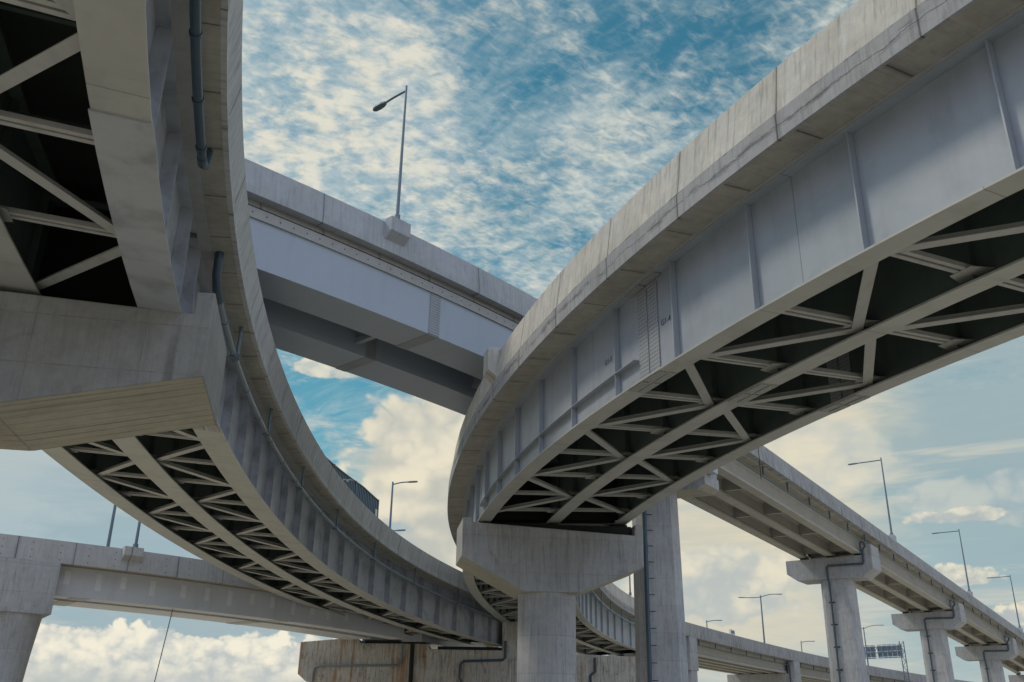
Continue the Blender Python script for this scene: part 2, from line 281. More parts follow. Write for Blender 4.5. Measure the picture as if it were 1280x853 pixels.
# ---------------------------------------------------------------- mesh helper
class MB:
    def __init__(s): s.v=[]; s.f=[]; s.uv=[]
    def face(s,pts,uvs=None):
        i=len(s.v); s.v+= [tuple(q) for q in pts]; s.f.append(tuple(range(i,i+len(pts)))); 
        if uvs is None:
            a=Vector(pts[0]); n=Vector((0,0,0))
            for k in range(1,len(pts)-1): n+=(Vector(pts[k])-a).cross(Vector(pts[k+1])-a)
            n=n.normalized() if n.length>0 else Vector((0,0,1))
            if abs(n.z)<.75:
                h=Vector((0,0,1)).cross(n).normalized(); uvs=[(Vector(q).dot(h),q[2]) for q in pts]
            else: uvs=[(q[0],q[1]) for q in pts]
        s.uv.append(uvs)
    def build(s,name,mat,parent=None,smooth=None,bevel=0,label=None):
        me=bpy.data.meshes.new(name)
        # weld identical vertices
        key={}; vv=[]; ff=[]; uu=[]
        for f,uv in zip(s.f,s.uv):
            g=[]
            for i in f:
                k=tuple(round(c,4) for c in s.v[i])
                if k not in key: key[k]=len(vv); vv.append(s.v[i])
                g.append(key[k])
            if len(set(g))<len(g):
                h=[];hu=[]
                for a,b_ in zip(g,uv):
                    if a not in h: h.append(a);hu.append(b_)
                g,uv=h,hu
            if len(g)>=3: ff.append(g); uu.append(uv)
        off=Vector((0,0,0))
        me.from_pydata(vv,[],ff); lay=me.uv_layers.new(name='UVMap')
        for poly,uv in zip(me.polygons,uu):
            for li,q in zip(poly.loop_indices,uv): lay.data[li].uv=q
        import bmesh
        bm=bmesh.new(); bm.from_mesh(me); bmesh.ops.recalc_face_normals(bm,faces=bm.faces); bm.to_mesh(me); bm.free()
        me.materials.append(mat)
        o=bpy.data.objects.new(name,me); C.objects.link(o)
        if smooth is not None:
            me.polygons.foreach_set('use_smooth',[True]*len(me.polygons)); me.set_sharp_from_angle(angle=R(smooth))
        if bevel:
            md=o.modifiers.new('bevel','BEVEL'); md.width=bevel; md.segments=2; md.limit_method='ANGLE'; md.angle_limit=R(30)
        if parent is not None:
            o.parent=parent; o.matrix_parent_inverse=parent.matrix_basis.inverted()
        if label: o['label']=label
        return o
def frame_from(d,up=Vector((0,0,1))):
    d=d.normalized(); a=d.cross(up)
    if a.length<1e-4: a=Vector((1,0,0))
    a.normalize(); b=a.cross(d).normalized(); return a,b
def bar(mb,p0,p1,w,h,up=Vector((0,0,1)),uo=0.):
    p0=Vector(p0); p1=Vector(p1); a,b=frame_from(p1-p0,up)
    L=(p1-p0).length
    q=[(-w/2,-h/2),(w/2,-h/2),(w/2,h/2),(-w/2,h/2)]
    A=[p0+a*x+b*y for x,y in q]; B=[p1+a*x+b*y for x,y in q]
    mb.face(A[::-1]); mb.face(B)
    for i in range(4):
        j=(i+1)%4; mb.face([A[i],A[j],B[j],B[i]])
def tube(mb,pts,rad,n=10,cap=True):
    pts=[Vector(q) for q in pts]; rr=rad if isinstance(rad,(list,tuple)) else [rad]*len(pts)
    rings=[]; a=None; L=0.
    for i,q in enumerate(pts):
        d=(pts[min(i+1,len(pts)-1)]-pts[max(i-1,0)]).normalized()
        if a is None: a,b=frame_from(d)
        else:
            a=(a-d*a.dot(d)).normalized()
        b=a.cross(d).normalized()
        if i: L+=(q-pts[i-1]).length
        rings.append(([q+(a*math.cos(t)+b*math.sin(t))*rr[i] for t in [2*PI*k/n for k in range(n)]],L))
    for (A,la),(B,lb) in zip(rings,rings[1:]):
        for k in range(n):
            j=(k+1)%n; mb.face([A[k],A[j],B[j],B[k]],[(k*.1,la),((k+1)*.1,la),((k+1)*.1,lb),(k*.1,lb)])
    if cap: mb.face(rings[0][0][::-1]); mb.face(rings[-1][0])
def hullbox(mb,pts_bottom,pts_top):
    n=len(pts_bottom); mb.face(pts_bottom[::-1]); mb.face(pts_top)
    for i in range(n):
        j=(i+1)%n; mb.face([pts_bottom[i],pts_bottom[j],pts_top[j],pts_top[i]])
def thing(name,label,cat,loc,group=None):
    o=bpy.data.objects.new(name,None); C.objects.link(o); o.location=loc; o.empty_display_size=.5
    o['label']=label; o['category']=cat
    if group: o['group']=group
    return o
# ---------------------------------------------------------------- alignments
class Line:
    def __init__(s,x,y,th,z,g,q,e,knots,k,s0,s1,c3=0.,ds=.25):
        s.e=e; s.s0=s0; s.ds=ds; n=int(round((s1-s0)/ds))+1; S=[s0+i*ds for i in range(n)]
        def kk(t):
            if t<=knots[0]: return k[0]
            for a,b,ka,kb in zip(knots,knots[1:],k,k[1:]):
                if t<=b: return ka+(kb-ka)*(t-a)/(b-a)
            return k[-1]
        K=[kk(t) for t in S]; th_=[0.]
        for i in range(1,n): th_.append(th_[-1]+(K[i]+K[i-1])/2*ds)
        i0=min(range(n),key=lambda i:abs(S[i])); th_=[a-th_[i0]+th for a in th_]
        X=[0.];Y=[0.]
        for i in range(1,n):
            X.append(X[-1]+(math.sin(th_[i])+math.sin(th_[i-1]))/2*ds); Y.append(Y[-1]+(math.cos(th_[i])+math.cos(th_[i-1]))/2*ds)
        s.X=[a-X[i0]+x for a in X]; s.Y=[a-Y[i0]+y for a in Y]; s.T=th_; s.Z=[z+g*t+q*t*t+c3*t**3+EYE for t in S]; s.n=n
    def at(s,t):
        f=(t-s.s0)/s.ds; i=max(0,min(s.n-2,int(math.floor(f)))); f-=i
        l=lambda A:A[i]*(1-f)+A[i+1]*f
        return l(s.X),l(s.Y),l(s.Z),l(s.T)
    def P(s,t,u,w,e=None):
        x,y,z,th=s.at(t); e=s.e if e is None else e
        return Vector((x+u*math.cos(th),y-u*math.sin(th),z+w+e*u))
    def dir(s,t): th=s.at(t)[3]; return Vector((math.sin(th),math.cos(th),0))
    def right(s,t): th=s.at(t)[3]; return Vector((math.cos(th),-math.sin(th),0))
LA=Line(-12.122603,61.595919,.213672,7.954174,-.048091,-.000165,-.068683,[-60,-20,0,25,50,80,110],[.009848,.008879,.013588,.012182,.012182,.012182,.012182],-66,60,c3=5.4e-6)
LC=Line(.796701,59.590831,.014018,8.730365,-.004069,-.00013,.042607,[-60,-35,-15,0,15,30,50],[.013726,.013639,.009556,.009935,.006333,.008651,.016058],-64,60,c3=-1.8e-6)
LB=Line(-1.464149,41.979539,.698482,18.815747,-.005664,-.000198,-.006442,[-70,-35,0,25,60,130],[-.009285,-.009285,-.008356,.000446,.000468,.000429],-70,170)
LD=Line(-39.684972,53.246175,1.171947,10.088265,-.009701,-3.4e-5,.007326,[-20,30,90],[-.018123,-.017787,-.017619],-30,90)
LF=Line(24.130618,125.880375,.595733,11.686316,-.012024,-1e-5,-.000422,[-30,0,40,120],[.001495,.001646,.002821,.002335],-40,150)
def sweep(mb,L,prof,s0,s1,ds=1.2,uo=None):
    """closed profile [(u,w)] swept along the alignment; UV = (station, running height)"""
    n=max(1,int(math.ceil((s1-s0)/ds))); S=[s0+(s1-s0)*i/n for i in range(n+1)]
    rings=[[L.P(t,u,w) for u,w in prof] for t in S]; m_=len(prof)
    for i in range(n):
        for j in range(m_):
            k=(j+1)%m_; (ua,wa),(ub,wb)=prof[j],prof[k]
            if abs(wb-wa)>=abs(ub-ua)*.6: va,vb=wa,wb
            else: va,vb=ua,ub
            mb.face([rings[i][j],rings[i][k],rings[i+1][k],rings[i+1][j]],[(S[i],va),(S[i],vb),(S[i+1],vb),(S[i+1],va)])
    mb.face(rings[0],[(u,w) for u,w in prof]); mb.face(rings[-1][::-1],[(u,w) for u,w in prof][::-1])
def rect(u0,u1,w0,w1): return [(u0,w0),(u1,w0),(u1,w1),(u0,w1)]
def blk(mb,L,s0,s1,u0,u1,w0,w1,ds=1.5): sweep(mb,L,rect(u0,u1,w0,w1),s0,s1,ds)
def pipe_along(mb,L,s0,s1,u,w,r_,ds=1.2,n=10):
    k=max(1,int((s1-s0)/ds)); tube(mb,[L.P(s0+(s1-s0)*i/k,u,w) for i in range(k+1)],r_,n)
S=3.2
# ---------------------------------------------------------------- the curved steel girder bridges
def parapet_profile(sd,uo,hS,hT,bt,hk=.65,th=.26,deck=None):
    """outer face: fascia hS..hS+hk upright, then leaning to the top"""
    return [(sd*uo,hS),(sd*uo,hS+hk),(sd*(uo-bt),hT),(sd*(uo-bt-th),hT),(sd*(uo-bt-th-.12),hS+.62),(sd*(uo-bt-th-.12),hS+.30),(sd*(uo-.5),hS)]
def curved_bridge(root,L,spans,frames,hS,hT,hW,fwid,ov,bt,parity,mats,outer_side,stiff_w,web_t=.03):
    """three welded I-girders under a concrete slab"""
    uo=S+ov
    s0=spans[0][0]; s1=spans[-1][1]
    for sd in (1,-1):
        if mats['split']:
            mb=MB(); sweep(mb,L,[(sd*uo,hS+.66),(sd*(uo-bt-.02),hT),(sd*(uo-bt-.28),hT),(sd*(uo-bt-.40),hS+.66)],s0,s1); mb.build('parapet_wall',mats['par'],root)
            mb=MB(); sweep(mb,L,[(sd*(uo+.035),hS),(sd*(uo+.035),hS+.657),(sd*(uo-.45),hS+.657),(sd*(uo-.45),hS+.34),(sd*(uo-.06),hS+.05),(sd*(uo-.06),hS)],s0,s1); mb.build('fascia',mats['fac'],root)
        else:
            mb=MB(); sweep(mb,L,[(sd*uo,hS),(sd*uo,hS+.26),(sd*(uo-.03),hS+.28),(sd*(uo-bt),hT),(sd*(uo-bt-.26),hT),(sd*(uo-.45),hS+.5),(sd*(uo-.45),hS+.34),(sd*(uo-.13),hS+.05),(sd*(uo-.13),hS)],s0,s1); mb.build('parapet_wall',mats['par'],root)
    g_=.062 if mats['split'] else .132
    ui=S+(.62 if not mats['split'] else .40); f_=(uo-g_-ui)/(uo-g_-S-.275); wi=hS+.004+(hW+.048-hS-.004)*f_
    mb=MB()
    for sd in (1,-1): sweep(mb,L,[(sd*(uo-g_),hS+.004),(sd*ui,wi),(sd*ui,hS+.33),(sd*(uo-.46),hS+.33),(sd*(uo-g_),hS+.045)],s0,s1)
    mb.build('deck_overhang',M['soff'],root)
    mb=MB()
    for sd in (1,-1): sweep(mb,L,[(sd*(ui-.003),wi-.012),(sd*(S+.275),hW+.036),(sd*(S+.275),hS+.33),(sd*(ui-.003),hS+.33)],s0,s1)
    mb.build('deck_haunch',M['haunch'],root)
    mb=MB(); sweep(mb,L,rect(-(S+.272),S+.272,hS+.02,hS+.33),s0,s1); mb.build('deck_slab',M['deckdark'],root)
    mb=MB(); sweep(mb,L,rect(-(uo-.8),uo-.8,hS+.334,hS+.40),s0,s1); mb.build('road_surface',M['asphalt'],root)
    girders=[]; gl_={}
    for u in (-S,0,S):
        for a,b in spans:
            mb=MB(); a2,b2=a+.02,b-.02
            blk(mb,L,a2,b2,u-web_t/2,u+web_t/2,.052,hW-.002); blk(mb,L,a2,b2,u-.30,u+.30,hW,hW+.045)
            sweep(mb,L,rect(u-.27,u+.27,hW+.047,max(hS,hW+.08)+.018),a2,b2)
            vis=(u>0 and 'R' in outer_side and outer_side['R'](a)) or (u<0 and 'L' in outer_side and outer_side['L'](a))
            g=mb.build('girder',mats['steel'] if (u and vis) else M['inner_shade'],root)  # inner girders take the colour with shade painted in
            if a==spans[0][0]: girders.append(g)
            gl_[(u,a)]=g
            mb2=MB(); blk(mb2,L,a2,b2,u-fwid,u+fwid,0,.05); mb2.build('bottom_flange',M['flange'],g)
    # stiffeners on the outward faces of the outer girders
    for gi,sd in ((0,-1),(2,1)):
        if (sd>0 and 'R' in outer_side) or (sd<0 and 'L' in outer_side):
            for t in frames:
                if not any(a+.4<t<b-.4 for a,b in spans): continue
                if outer_side.get('LR'[sd>0])and not outer_side['LR'[sd>0]]([a for a,b in spans if a<t<b][0]): continue
                mb=MB(); u=S*sd
                sweep(mb,L,[(u+sd*.02,.053),(u+sd*stiff_w,.053),(u+sd*stiff_w,hW-.16),(u+sd*min(stiff_w,.25),hW-.003),(u+sd*.02,hW-.003)],t-.016,t+.016)
                mb.build('stiffener',mats['steel'],gl_[((-S,0,S)[gi],[a for a,b in spans if a<t<b][0])])
    # cross frames and lateral braces
    for k,t in enumerate(frames):
        if not any(a+.4<t<b-.4 for a,b in spans): continue
        plain=t in mats.get('skip',())
        for ua in (-S,0.):
            ub=ua+S; mb=MB()
            for dw,dt in ((.30,-.09),(.30,.09)):
                bar(mb,L.P(t+dt,ua+.04,dw),L.P(t+dt,ub-.04,dw),.11,.11)
            # web plates that carry the frame
            mp_=MB(); bar(mp_,L.P(t,ua+.04,hW-.35),L.P(t,ub-.04,hW-.35),.12,.12)
            for uu,s_ in ((ua,1),(ub,-1)):
                blk(mp_,L,t-.014,t+.014,min(uu+s_*.02,uu+s_*.19),max(uu+s_*.02,uu+s_*.19),.055,hW-.01)
            mp_.build('web_frame',M['inner_shade'],root)
            # gusset at the side where laterals meet
            ug=ub if mats['gus']>0 else ua; s_=-1 if mats['gus']>0 else 1
            q=[L.P(t+a_,ug+s_*b_,.225) for a_,b_ in ((-.42,.02),(.42,.02),(.26,.55),(-.26,.55))]
            q2=[x+Vector((0,0,.02)) for x in q]; hullbox(mb,q,q2)
            if not plain: mb.build('cross_frame',M['brace'],root)
            if k+1<len(frames):
                t2=frames[k+1]
                if not any(a+.4<t<b-.4 and a+.4<t2<b-.4 for a,b in spans): continue
                even=(k%2==parity)           # node side alternates
                col=[-S,0.,S].index(ua)
                # outer girders carry nodes on one parity, the middle one on the other
                if (col==0)==even: pa,pb=L.P(t,ua+.12,.17),L.P(t2,ub-.32,.17)
                else: pa,pb=L.P(t2,ua+.32,.17),L.P(t,ub-.12,.17)
                mb=MB(); dvec=(pb-pa)
                bar(mb,pa,pb,.26,.025); bar(mb,pa+Vector((0,0,.085)),pb+Vector((0,0,.085)),.03,.14)
                mb.build('lateral_brace',M['brace'],root)
    # end diaphragms
    for a,b in spans:
        for t in (a+.30,b-.30):
            mb=MB()
            for ua in (-S,0.): blk(mb,L,t-.015,t+.015,ua+.03,ua+S-.03,.25,hW-.1)
            mb.build('end_diaphragm',M['dark'],root)  # black colour stands in for the shade at the span ends
    return girders
# --- bridge A : big left curve
fA=[-61.6,-58.6,-55.6,-52.6,-49.2,-45.6,-42.2,-40.75]+[-30.7+3.1*k for k in range(-3,18)]
spA=[(-64,-40.9),(-40.6,24.6)]
rootA=thing('curved_girder_bridge','curved steel girder flyover sweeping from the left edge to the rusty crossbeam','bridge',LA.P(-40,0,0))
gA=curved_bridge(rootA,LA,spA,fA,3.098,4.320,2.95,.469,1.2857,-.151,1,dict(split=False,par=M['parA'],steel=M['steelA'],gus=-1,skip=(-42.2,)),{'R':lambda t:True},.34)
# --- bridge C : right curve
fC=[-46.4+3.08*k for k in range(-5,32)]
spC=[(-62,-16.4),(-16.3,52.5)]
rootC=thing('curved_girder_bridge','curved steel girder flyover at the right, cream parapet, web marked G1-4 and G1-5','bridge',LC.P(-16.3,0,0))
gC=curved_bridge(rootC,LC,spC,fC,2.905,4.847,2.86,.303,1.2123,.1446,(1+5)%2,dict(split=True,par=M['parC'],fac=M['facC'],steel=M['steel'],gus=1),{'L':lambda a:True,'R':lambda a:a>-20},.19)
def splice(root,gird,L,s,u,sd,h,fwid,web=True):
    if web:
        for ds_ in (-.27,.27):
            mb=MB(); blk(mb,L,s+ds_-.24,s+ds_+.24,min(u+sd*.017,u+sd*.045),max(u+sd*.017,u+sd*.045),.12,h-.1); mb.build('splice_plate',M['splice'],gird)
    for du in (-fwid*.52,fwid*.52):
        for ds_ in (-.42,.42):
            mb=MB(); blk(mb,L,s+ds_-.38,s+ds_+.38,u+du-fwid*.38,u+du+fwid*.38,-.026,-.003); mb.build('splice_plate',M['spliceb'],gird)
splice(rootC,gC[0],LC,-35.75,-S,-1,2.86,.303)
for ds_ in (-.42,.42):
    mb=MB(); blk(mb,LC,-35.75+ds_-.38,-35.75+ds_+.38,-S-.29,-S-.05,2.86-.03,2.86-.003); mb.build('splice_plate',M['spliceb'],gC[0])
splice(rootC,gC[1],LC,-35.75,0,-1,2.86,.303,False)
splice(rootC,gC[2],LC,-35.75,S,-1,2.86,.303)
mb=MB(); blk(mb,LA,-50.6,-41.0,S-.50,S+.50,-.035,-.002); mb.build('flange_plate',M['steelA'],gA[2])
splice(rootA,gA[2],LA,-33.6,S,1,2.95,.469,False)
# longitudinal stiffener on the outer web of C
mb=MB(); blk(mb,LC,-35.2,-16.9,-S-.215,-S-.018,.80,.822); mb.build('longitudinal_stiffener',M['steel'],gC[0])
def lettering(txt,L,s,w,size,parent,sd=-1,u=S,off=.022):
    c=bpy.data.curves.new('t','FONT'); c.body=txt; c.size=size; c.extrude=.002; c.align_x='CENTER'; c.align_y='CENTER'
    o=bpy.data.objects.new('t',c); C.objects.link(o); dg=bpy.context.evaluated_depsgraph_get()
    me=bpy.data.meshes.new_from_object(o.evaluated_get(dg)); bpy.data.objects.remove(o)
    me.materials.clear(); me.materials.append(M['ink'])
    ob=bpy.data.objects.new('lettering',me); C.objects.link(ob)
    d=L.dir(s); rt=L.right(s)*sd; pos=L.P(s,sd*(u+off),w)
    xa=-d if sd<0 else d; m_=Matrix((xa,Vector((0,0,1)),rt)).transposed().to_4x4(); m_.translation=pos
    ob.parent=parent; ob.matrix_parent_inverse=parent.matrix_basis.inverted(); ob.matrix_basis=m_
    return ob
lettering('G1-4',LC,-36.60,1.42,.235,gC[0]); lettering('G1-5',LC,-33.38,1.48,.235,gC[0])
# lamp plinth on the parapet of C
def plinth(root,L,s,sd,uo,wt,h=1.0,out=.42,wd=.7,m_=None,name='lamp_plinth'):
    mb=MB(); a=sd*(uo-.02); b=sd*(uo+out)
    for (s_a,s_b) in ((s-wd/2,s+wd/2),):
        prof=[(a,wt-h-.35),(b,wt-h),(b,wt+.06),(a-sd*.3,wt+.06),(a-sd*.3,wt-.1),(a,wt-.1)]
        prof=[(a,wt-h-.35),(b,wt-h),(b,wt+.06),(a,wt+.06)]
        sweep(mb,L,prof,s_a,s_b)
    return mb.build(name,m_ or M['parC'],root)
plinth(rootC,LC,-25.4,-1,S+1.2123-.10,4.847,h=.85,out=.42,wd=.8)
# drain pipes on A and E
def hung_pipe(root,L,s0,s1,u,w,r_,wtop,step,mat,first=0.,big=None):
    mb=MB(); pipe_along(mb,L,s0,s1,u,w,r_); t=s0+1.5
    while t<s1:
        pipe_along(mb,L,t-.05,t+.05,u,w,r_+.025,ds=.1); t+=3.
    p_=mb.build('drain_pipe',mat,root,smooth=50)
    t=s0+first+step*.5; 
    while t<s1:
        mb=MB(); tube(mb,[L.P(t,u+ .12,w+.0),L.P(t,u+.12,wtop+.05)],.06,8); blk(mb,L,t-.14,t+.14,u-.12,u+.18,w-.13,w-.10)
        mb.build('downpipe',M['lamp'],p_); t+=step
    return p_
hung_pipe(rootA,LA,-38.6,23.6,4.0,2.1,.10,3.05,8.2,M['pipeA'],first=0)
mb=MB(); pipe_along(mb,LA,-64,-45.6,4.0,2.5,.10); tube(mb,[LA.P(-45.6,4.,2.5),LA.P(-45.3,4.,2.5),LA.P(-45.05,4.02,2.62),LA.P(-45.,4.03,3.05)],.11,10)
for t in (-46,-47.8,-49.9,-52,-54.1): pipe_along(mb,LA,t-.04,t+.04,4.,2.5,.122,ds=.1)
mb.build('drain_pipe',M['pipe'],rootA,smooth=50)
mb=MB(); tube(mb,[LA.P(-38.6,4.0,2.1),LA.P(-39.3,3.98,2.15),LA.P(-39.7,3.98,2.4),LA.P(-39.75,3.98,3.1)],[.11,.12,.12,.12],10); mb.build('drain_elbow',M['pipe'],rootA,smooth=50)
hung_pipe(rootC,LC,14.,51.,4.1,2.2,.10,2.88,5.6,M['pipeA'])
# end of A: pipe down the crossbeam is built with the crossbeam
# ---- ribbed blue screen at the road edge of A
scr=thing('noise_screen','ribbed blue-grey metal screen standing along the road edge of the left flyover','screen',LA.P(-7,3.75,3.5))
wt_=lambda t:5.98-.95*max(0,(-4.-t)/11.)
def scr_strip(mb,a,b,u0_,u1_,lo,dhi):
    q=[LA.P(a,u0_,lo),LA.P(a,u1_,lo),LA.P(b,u1_,lo),LA.P(b,u0_,lo)]; q2=[LA.P(a,u0_,wt_(a)+dhi),LA.P(a,u1_,wt_(a)+dhi),LA.P(b,u1_,wt_(b)+dhi),LA.P(b,u0_,wt_(b)+dhi)]; hullbox(mb,q,q2)
mb=MB(); t=-15.
while t<-.61: scr_strip(mb,t,min(t+.8,-.6),3.70,3.72,3.6,0); t+=.8
mb.build('panel',M['screen'],scr)
mb=MB(); t=-15.
while t<-.7: scr_strip(mb,t,t+.13,3.721,3.79,3.62,-.03); t+=.34
mb.build('ribs',M['screen'],scr)
for t in (-14.9,-10.2,-5.4,-.6):
    mb=MB(); scr_strip(mb,t-.07,t+.07,3.60,3.81,3.505,.1); mb.build('post',M['pipe'],scr)
mb=MB(); t=-15.
while t<-.61:
    b_=min(t+.8,-.6); hullbox(mb,[LA.P(t,3.66,wt_(t)+.004),LA.P(t,3.82,wt_(t)+.004),LA.P(b_,3.82,wt_(b_)+.004),LA.P(b_,3.66,wt_(b_)+.004)],[LA.P(t,3.66,wt_(t)+.06),LA.P(t,3.82,wt_(t)+.06),LA.P(b_,3.82,wt_(b_)+.06),LA.P(b_,3.66,wt_(b_)+.06)]); t+=.8
mb.build('rail',M['lamp'],scr)
mb=MB(); blk(mb,LA,-1.15,-.8,3.80,3.81,4.85,5.35); mb.build('plate',M['white'],scr)
# ---- white bird
brd=thing('bird','small white bird gliding with arched wings in front of the blue screen','bird',(-7.80,44.0,12.55))
# ---------------------------------------------------------------- box girder bridge B
rootB=thing('box_girder_bridge','high twin box girder bridge crossing the middle with a lamp on its parapet','bridge',LB.P(0,0,-3.9))
s0,s1=-66,19.6; uB=3.524
for sd in (1,-1):
    mb=MB(); sweep(mb,LB,[(sd*uB,-1.3),(sd*uB,-1.0),(sd*(uB-.1),0),(sd*(uB-.35),0),(sd*(uB-.45),-1.0),(sd*(uB-.45),-1.3)],s0,s1); mb.build('parapet_wall',M['parB'],rootB)
mb=MB(); sweep(mb,LB,[(uB-.452,-1.29),(3.17,-1.56),(-3.17,-1.56),(-(uB-.452),-1.29),(-(uB-.452),-1.02),(uB-.452,-1.02)],s0,s1); mb.build('deck_slab',concrete('form_marked_soffit',(.30,.29,.27),streak=.2,joint=2.6,mott=.6),rootB)
mb=MB(); sweep(mb,LB,rect(-2.9,2.9,-1.016,-.93),s0,s1); mb.build('road_surface',M['asphalt'],rootB)
for a,b in ((3.105,1.083),(-.948,-3.076)):
    mb=MB(); lo,hi=min(a,b),max(a,b)
    sweep(mb,LB,[(lo,-3.89),(hi,-3.89),(hi,-1.999),(lo,-1.999)],s0,s1); bx=mb.build('box_girder',M['steelB'],rootB)
    for e_,o_ in ((lo,1),(hi,-1)):
        mb=MB(); sweep(mb,LB,[(e_-o_*.045,-1.996),(e_-o_*.045,-1.60),(e_+o_*.30,-1.585),(e_+o_*.30,-1.996)],s0,s1); mb.build('haunch',M['strip'],bx)
        mb=MB(); sweep(mb,LB,rect(min(e_-o_*.09,e_+o_*.1),max(e_-o_*.09,e_+o_*.1),-2.03,-1.999),s0,s1); mb.build('top_flange',M['brace'],bx)
    for t in (-6.1,-34.,14.):
        mb=MB(); blk(mb,LB,t-.28,t+.28,lo,hi,-3.915,-3.892); mb.build('splice_plate',M['splice'],bx)
        for e_,o_ in ((lo,-1),(hi,1)):
            mb=MB(); blk(mb,LB,t-.28,t+.28,min(e_+o_*.002,e_+o_*.025),max(e_+o_*.002,e_+o_*.025),-3.88,-2.05); mb.build('splice_plate',M['splice'],bx)
for t in (-30,-22,-13.2,-6.9,0.5,8.,15.):
    mb=MB(); blk(mb,LB,t-.12,t+.12,-.946,1.081,-3.45,-3.2); blk(mb,LB,t-.02,t+.02,-.946,1.081,-3.2,-1.60); mb.build('cross_beam',M['steel'],rootB)
# ---------------------------------------------------------------- concrete girder bridge G (continues B)
spG=[(20.,54.2),(54.8,89.6),(90.2,121.),(121.6,156.)]
rootG=thing('concrete_girder_bridge','high concrete girder viaduct descending to the right with a row of lamps on its parapet','bridge',LB.P(54,0,-2.9))
for sd in (1,-1):
    mb=MB(); sweep(mb,LB,[(sd*uB,-1.3),(sd*uB,-1.0),(sd*(uB-.1),0),(sd*(uB-.35),0),(sd*(uB-.45),-1.0),(sd*(uB-.45),-1.3)],19.9,160,ds=2.5); mb.build('parapet_wall',M['parG'],rootG)
mb=MB(); sweep(mb,LB,[(uB-.452,-1.29),(2.9,-1.38),(-2.9,-1.38),(-(uB-.452),-1.29),(-(uB-.452),-1.02),(uB-.452,-1.02)],19.9,160,ds=2.5); mb.build('deck_slab',M['soff'],rootG)
mb=MB(); sweep(mb,LB,rect(-2.9,2.9,-1.016,-.93),19.9,160,ds=2.5); mb.build('road_surface',M['asphalt'],rootG)
def ibeam(u,wb,wt,bw=.36,bh=.30,tw=.3,web=.11):
    return [(u-bw,wb),(u+bw,wb),(u+bw,wb+bh*.6),(u+web,wb+bh*1.35),(u+web,wt-.36),(u+tw,wt-.2),(u+tw,wt),(u-tw,wt),(u-tw,wt-.2),(u-web,wt-.36),(u-web,wb+bh*1.35),(u-bw,wb+bh*.6)]
for a,b in spG:
    for u in (2.464-.36,-.36,-2.464-.36):
        mb=MB(); sweep(mb,LB,ibeam(u,-2.867,-1.384),a,b,ds=3.); mb.build('girder',M['gird'],rootG)
    for f in (.02,.26,.5,.74,.98):
        t=a+(b-a)*f
        for u in (-2.824,-.36):
            mb=MB(); blk(mb,LB,t-.13,t+.13,u+.115,u+2.464-.115,-2.5,-1.386); mb.build('diaphragm',M['gird'],rootG)
# G drain pipe beneath the overhang
for a,b in spG:
    mb=MB(); pipe_along(mb,LB,a+.3,b-1.,3.08,-2.05,.07,ds=3,n=8); p_=mb.build('drain_pipe',M['pipe'],rootG,smooth=50)
    t=a+3.
    while t<b-1: 
        mb=MB(); tube(mb,[LB.P(t,3.08,-2.05),LB.P(t,3.08,-1.34)],.07,6); mb.build('downpipe',M['pipe'],p_); t+=5.
# ---------------------------------------------------------------- box girder bridge D (lower left)
rootD=thing('box_girder_bridge','low pale box girder bridge crossing the lower left, its far end on the crossbeam','bridge',LD.P(10,0,-3))
s0,s1=-28,39.4; uD=4.4916
for sd in (1,-1):
    mb=MB(); sweep(mb,LD,[(sd*uD,-1.3),(sd*uD,-.92),(sd*(uD-.03),-.90),(sd*(uD-.1),0),(sd*(uD-.35),0),(sd*(uD-.45),-1.0),(sd*(uD-.45),-1.3)],s0,84); mb.build('parapet_wall',M['parD'],rootD)
mb=MB(); sweep(mb,LD,rect(-(uD-.452),uD-.452,-1.295,-1.02),s0,84); mb.build('deck_slab',concrete('ochre_soffit',(.36,.27,.17),streak=.2,mott=.6),rootD)
mb=MB(); sweep(mb,LD,rect(-3.9,3.9,-1.016,-.93),s0,84); mb.build('road_surface',M['asphalt'],rootD)
for lo,hi in ((1.262,2.276+1.2),(-2.36,.3)):
    k=.0 if lo>0 else 0.
    wb=-2.884 if lo<0 else -3.02
    mb=MB(); sweep(mb,LD,rect(lo+(1.0 if lo>0 else 0),hi,wb,-1.30),s0,39.6); bx=mb.build('box_girder',M['steelD'],rootD)
    for t in (14.,27.):
        mb=MB(); blk(mb,LD,t-.5,t+.5,lo+(1.0 if lo>0 else 0),hi,wb-.025,wb-.003); mb.build('splice_plate',M['brace'],bx)
for lo,hi in ((1.262,3.4),(-2.36,.3)):
    mb=MB(); sweep(mb,LD,rect(lo,hi,-2.9,-1.30),42.4,84); mb.build('box_girder',M['steel'],rootD)
for t in [-4+3.7*k for k in range(13)]:
    mb=MB(); blk(mb,LD,t-.28,t+.28,3.479,3.50,-2.2,-1.42); mb.build('scuff_patch',M['white'] if False else steel('pale_scuff',(.50,.52,.54),dirt=.3),rootD) if False else None
# pale cleaned patches on the web of D: thin plates
mP=steel('pale_patch',(.68,.70,.74),rough=.5,dirt=.3)
random.seed(3)
for k in range(14):
    t=11.5+k*1.62+random.uniform(-.2,.2); mb=MB(); blk(mb,LD,t-.16,t+.16,3.478,3.488,-2.45+random.uniform(-.1,.25),-1.55); mb.build('patch_plate',mP,rootD)
